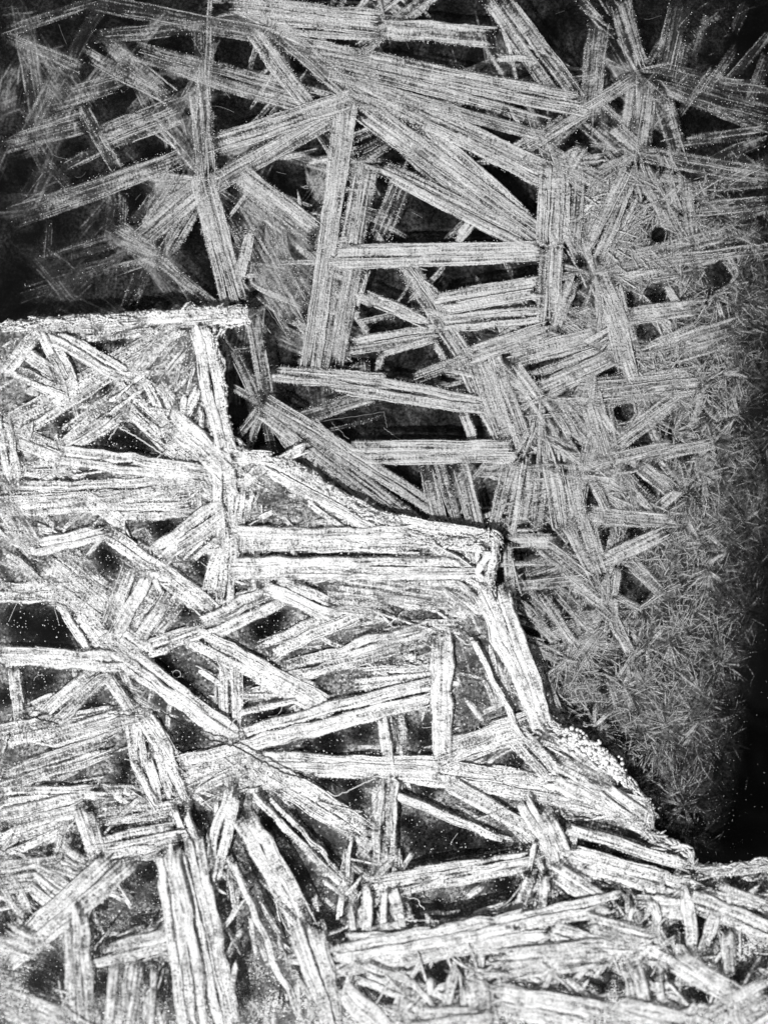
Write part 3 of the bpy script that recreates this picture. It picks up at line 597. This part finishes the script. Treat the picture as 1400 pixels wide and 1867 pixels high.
# ------------------------------------------------------------------ grains, bubbles, threads
OCT = np.array([(1,0,0),(-1,0,0),(0,1,0),(0,-1,0),(0,0,1),(0,0,-1)], float)
OF = np.array([(0,2,4),(2,1,4),(1,3,4),(3,0,4),(2,0,5),(1,2,5),(3,1,5),(0,3,5)])
def grains(name, pts, mat, parent):
    """pts: x, y, z, radius"""
    pts = np.array(pts); n = len(pts)
    k = (D - pts[:, 2]) / D
    c = np.stack([(pts[:, 0] - 700) / 100 * k, (933.5 - pts[:, 1]) / 100 * k, pts[:, 2]], 1)
    q = rng.normal(size=(n, 4)); q /= np.linalg.norm(q, axis=1)[:, None]
    a, b, cc, d = q.T
    Rm = np.stack([1-2*(cc*cc+d*d), 2*(b*cc-a*d), 2*(b*d+a*cc), 2*(b*cc+a*d), 1-2*(b*b+d*d), 2*(cc*d-a*b),
                   2*(b*d-a*cc), 2*(cc*d+a*b), 1-2*(b*b+cc*cc)], 1).reshape(n, 3, 3)
    base = OCT[None] * rng.uniform(.6, 1.2, (n, 6, 1)) * (pts[:, 3] / 100)[:, None, None]
    V = np.einsum('nij,nkj->nki', Rm, base) + c[:, None]
    F = (OF[None] + (np.arange(n) * 6)[:, None, None]).reshape(-1, 3)
    return np_mesh(name, V.reshape(-1, 3), F, mat=mat, parent=parent, kind='stuff')

g = []
for e in A:
    L = math.hypot(e[2] - e[0], e[3] - e[1]); dx, dy = (e[2] - e[0]) / L, (e[3] - e[1]) / L
    for _ in range(int(L * e[4] / 34)):
        t = R.random(); s = R.choice((-1, 1)) * e[4] / 2 * (R.uniform(.8, 1.05) if R.random() < .4 else R.random())
        x, y = e[0] + (e[2] - e[0]) * t - dy * s, e[1] + (e[3] - e[1]) * t + dx * s
        if R.random() > fall_low(x, y) ** 2.2: continue
        g.append((x, y, .17 - dip(x) + R.uniform(-.05, .02), R.uniform(.4, 1.25)))
for _ in range(4500):                      # grains scattered over the fine right margin and the black water edge
    x, y = R.uniform(1050, 1400), R.uniform(500, 1560)
    if R.random() > max(.12, 1 - max(0, x - 1250) / 150): continue
    if pts_in_poly(np.array([x]), np.array([y]), LO)[0]: g.append((x, y, .08 - dip(x), R.uniform(.25, .8)))
grains('frost_grains', g, M_grain_low, lower)

g = []
for e in B:
    L = math.hypot(e[2] - e[0], e[3] - e[1]); dx, dy = (e[2] - e[0]) / L, (e[3] - e[1]) / L
    for _ in range(int(L * e[4] / 48)):
        t = R.random(); s = R.uniform(-.55, .55) * e[4]
        x, y = e[0] + (e[2] - e[0]) * t - dy * s, e[1] + (e[3] - e[1]) * t + dx * s
        g.append((x, y, z_up(x, y) + R.uniform(.02, .10), R.uniform(.7, 2.2)))
edge_pts = [p for p in jagged(UP, 3, 2.2) if 0 < p[0] < 1400 and p[1] < 1860]
for (x, y) in edge_pts:
    if x > 1425 or x < -25: continue
    for _ in range(R.choice((0, 0, 1, 3))):
        s = abs(R.gauss(0, 9)); g.append((x + R.gauss(-s * .5, 2), y + R.gauss(s * .7, 2), .34 + R.uniform(-.08, .14), R.uniform(1.0, 3.0)))
for a, b, r in dark_up + dim_up:           # specks trapped in the windows of the plate
    for _ in range(int(r * .8)):
        th, q = R.uniform(0, 6.28), r * 1.3 * math.sqrt(R.random())
        g.append((a + q * math.cos(th), b + q * math.sin(th), .30, R.uniform(.4, 1.7)))
grains('frost_grains', g, M_grain, upper)

# the melted lip along the break
lip = []
oe = jagged(UP, 2.0, 7)
for k in range(len(oe) - 4):
    for _ in range(3):
        n = R.choice((2, 3, 4)); a, b = oe[k], oe[k + n]
        if min(a[0], b[0]) < -10 or max(a[0], b[0]) > 1425 or max(a[1], b[1]) > 1700: continue
        mx_, my_ = (a[0] + b[0]) / 2, (a[1] + b[1]) / 2
        L = max(1, math.hypot(b[0] - a[0], b[1] - a[1])); ox, oy = -(b[1] - a[1]) / L, (b[0] - a[0]) / L
        if L > 60: continue
        sft = abs(R.gauss(0, 8)) - 1; tl_ = R.gauss(0, 4)
        if not pts_in_poly(np.array([mx_ + ox * 6]), np.array([my_ + oy * 6]), UP)[0]: ox, oy = -ox, -oy
        lip.append(strand(a[0] + ox * (sft + tl_), a[1] + oy * (sft + tl_), b[0] + ox * (sft - tl_), b[1] + oy * (sft - tl_),
                          R.uniform(3, 8.5), R.uniform(2, 5), z_up(mx_, my_) + R.uniform(-.04, .08), R.uniform(.8, 1.3), 0, R.uniform(0, 90), R.gauss(0, 2), step=3))
np_mesh('broken_rim', *join(lip), mat=M_up, parent=upper)

# a heap of round frost bubbles on the torn edge
def bubble_heap():
    V, F = [], []; n = 0
    seg, ring = 8, 5
    for _ in range(240):
        t = R.random(); x = 1030 + 105 * t + R.gauss(0, 7); y = 1340 + 78 * t + R.gauss(0, 9) - 12 * math.sin(3.14 * t)
        r = R.uniform(1.6, 4.8) / 100; c = P(x, y, .33 + R.uniform(-.03, .06))
        pts = [(c[0], c[1], c[2] + r)]
        for i in range(1, ring):
            p = math.pi * i / ring
            for k in range(seg):
                q = 6.2832 * k / seg; pts.append((c[0] + r * math.sin(p) * math.cos(q), c[1] + r * math.sin(p) * math.sin(q), c[2] + r * math.cos(p)))
        pts.append((c[0], c[1], c[2] - r))
        for k in range(seg):
            F.append((n, n + 1 + k, n + 1 + (k + 1) % seg, n + 1 + (k + 1) % seg))
            for i in range(ring - 2):
                a = n + 1 + i * seg; F.append((a + k, a + seg + k, a + seg + (k + 1) % seg, a + (k + 1) % seg))
            a = n + 1 + (ring - 2) * seg; F.append((a + k, n + len(pts) - 1, a + (k + 1) % seg, a + (k + 1) % seg))
        V += pts; n += len(pts)
    me = bpy.data.meshes.new('frost_bubbles')
    me.from_pydata(V, [], [tuple(dict.fromkeys(f)) for f in F]); me.shade_smooth(); me.materials.append(M_grain)
    o = bpy.data.objects.new('frost_bubbles', me); C.objects.link(o); o.parent = upper; o['kind'] = 'stuff'
bubble_heap()

def tube(pts, r):
    """pts: list of plan x, y, z; three-sided closed thread"""
    pts = np.array(pts); m = len(pts)
    d = np.gradient(pts[:, :2], axis=0); d /= np.maximum(1e-6, np.hypot(d[:, 0], d[:, 1]))[:, None]
    V = np.zeros((m, 3, 3)); k = (D - pts[:, 2]) / D
    for i in range(3):
        a = 6.2832 * i / 3 + 1.57; o = math.cos(a) * r; zz = math.sin(a) * r
        V[:, i, 0] = (pts[:, 0] - d[:, 1] * o - 700) / 100 * k
        V[:, i, 1] = (933.5 - (pts[:, 1] + d[:, 0] * o)) / 100 * k
        V[:, i, 2] = pts[:, 2] + zz / 100
    i = np.arange(m - 1)[:, None] * 3
    F = np.concatenate([i + np.array([[a, b, b + 3, a + 3]]) for a, b in ((0, 1), (1, 2), (2, 0))])
    return V.reshape(-1, 3), F, np.zeros((m * 3, 3)), np.ones(m * 3)

def curl(x, y, L, z, bend):
    a = R.uniform(0, 6.28); c = R.gauss(0, bend); pts = []
    for _ in range(max(4, int(L / 3))):
        pts.append((x, y, z)); x += 3 * math.cos(a); y += 3 * math.sin(a); c += R.gauss(0, bend * .25); c *= .96; a += c
    return pts
tl = []
for a, b, r in dark_low:
    for _ in range(R.choice((0, 0, 0, 1))):
        tl.append(tube(curl(a + R.gauss(0, r * .5), b + R.gauss(0, r * .5), r * R.uniform(.8, 2.6), -.12, R.choice((.04, .10, .16))), R.uniform(.22, .45)))
for (p, q) in (((420,180),(350,70)),((485,560),(545,640)),((580,770),(700,750)),((700,750),(706,780)),((700,780),(735,805)),((605,770),(635,800)),
               ((955,40),(1055,165)),((1040,150),(1060,200))):
    n = 14; tl.append(tube([(p[0] + (q[0] - p[0]) * i / n + R.gauss(0, .8), p[1] + (q[1] - p[1]) * i / n + R.gauss(0, .8), -.02) for i in range(n + 1)], .8))
np_mesh('ice_threads', *join(tl)[:2], mat=M_thread, parent=lower, kind='stuff')
tu = []
for a, b, r in dark_up + dim_up:
    for _ in range(R.choice((0, 0, 0, 1))):
        tu.append(tube(curl(a + R.gauss(0, r * .5), b + R.gauss(0, r * .5), r * R.uniform(.8, 2.2), .30, R.choice((.06, .12, .2))), R.uniform(.4, .9)))
for pts in ([(560,1418),(610,1452),(640,1440),(690,1416)],[(200,800),(215,778),(240,790),(270,810),(296,828),(280,840),(240,830)],[(415,1330),(445,1290),(430,1310)],
            [(500,1640),(520,1690),(545,1720)],[(715,1630),(760,1640),(775,1660)],[(832,1160),(850,1175),(875,1170)]):
    Q = []
    for (p, q) in zip(pts, pts[1:]):
        for i in range(8): Q.append((p[0] + (q[0] - p[0]) * i / 8 + R.gauss(0, .8), p[1] + (q[1] - p[1]) * i / 8 + R.gauss(0, .8), .50))
    tu.append(tube(Q, 1.3))
np_mesh('ice_threads', *join(tu)[:2], mat=M_grain, parent=upper, kind='stuff')

# the dark fracture that runs across the bright plate
def crack(pts, wid):
    Q = []
    for (p, q) in zip(pts, pts[1:]):
        n = max(2, int(math.hypot(q[0] - p[0], q[1] - p[1]) / 5))
        for i in range(n): Q.append((p[0] + (q[0] - p[0]) * i / n + R.gauss(0, .9), p[1] + (q[1] - p[1]) * i / n + R.gauss(0, .9), z_up(*p) + .24))
    v, f, _, _ = tube(Q, wid); np_mesh('crack', v, f, mat=M_crack, parent=upper)
crack([(40,1300),(75,1312),(112,1321)], 2.0); crack([(196,1299),(222,1304),(252,1303)], 1.4)
crack([(292,1296),(330,1318),(372,1345),(400,1352),(440,1366),(478,1388),(520,1410),(562,1420),(600,1446)], 1.9)
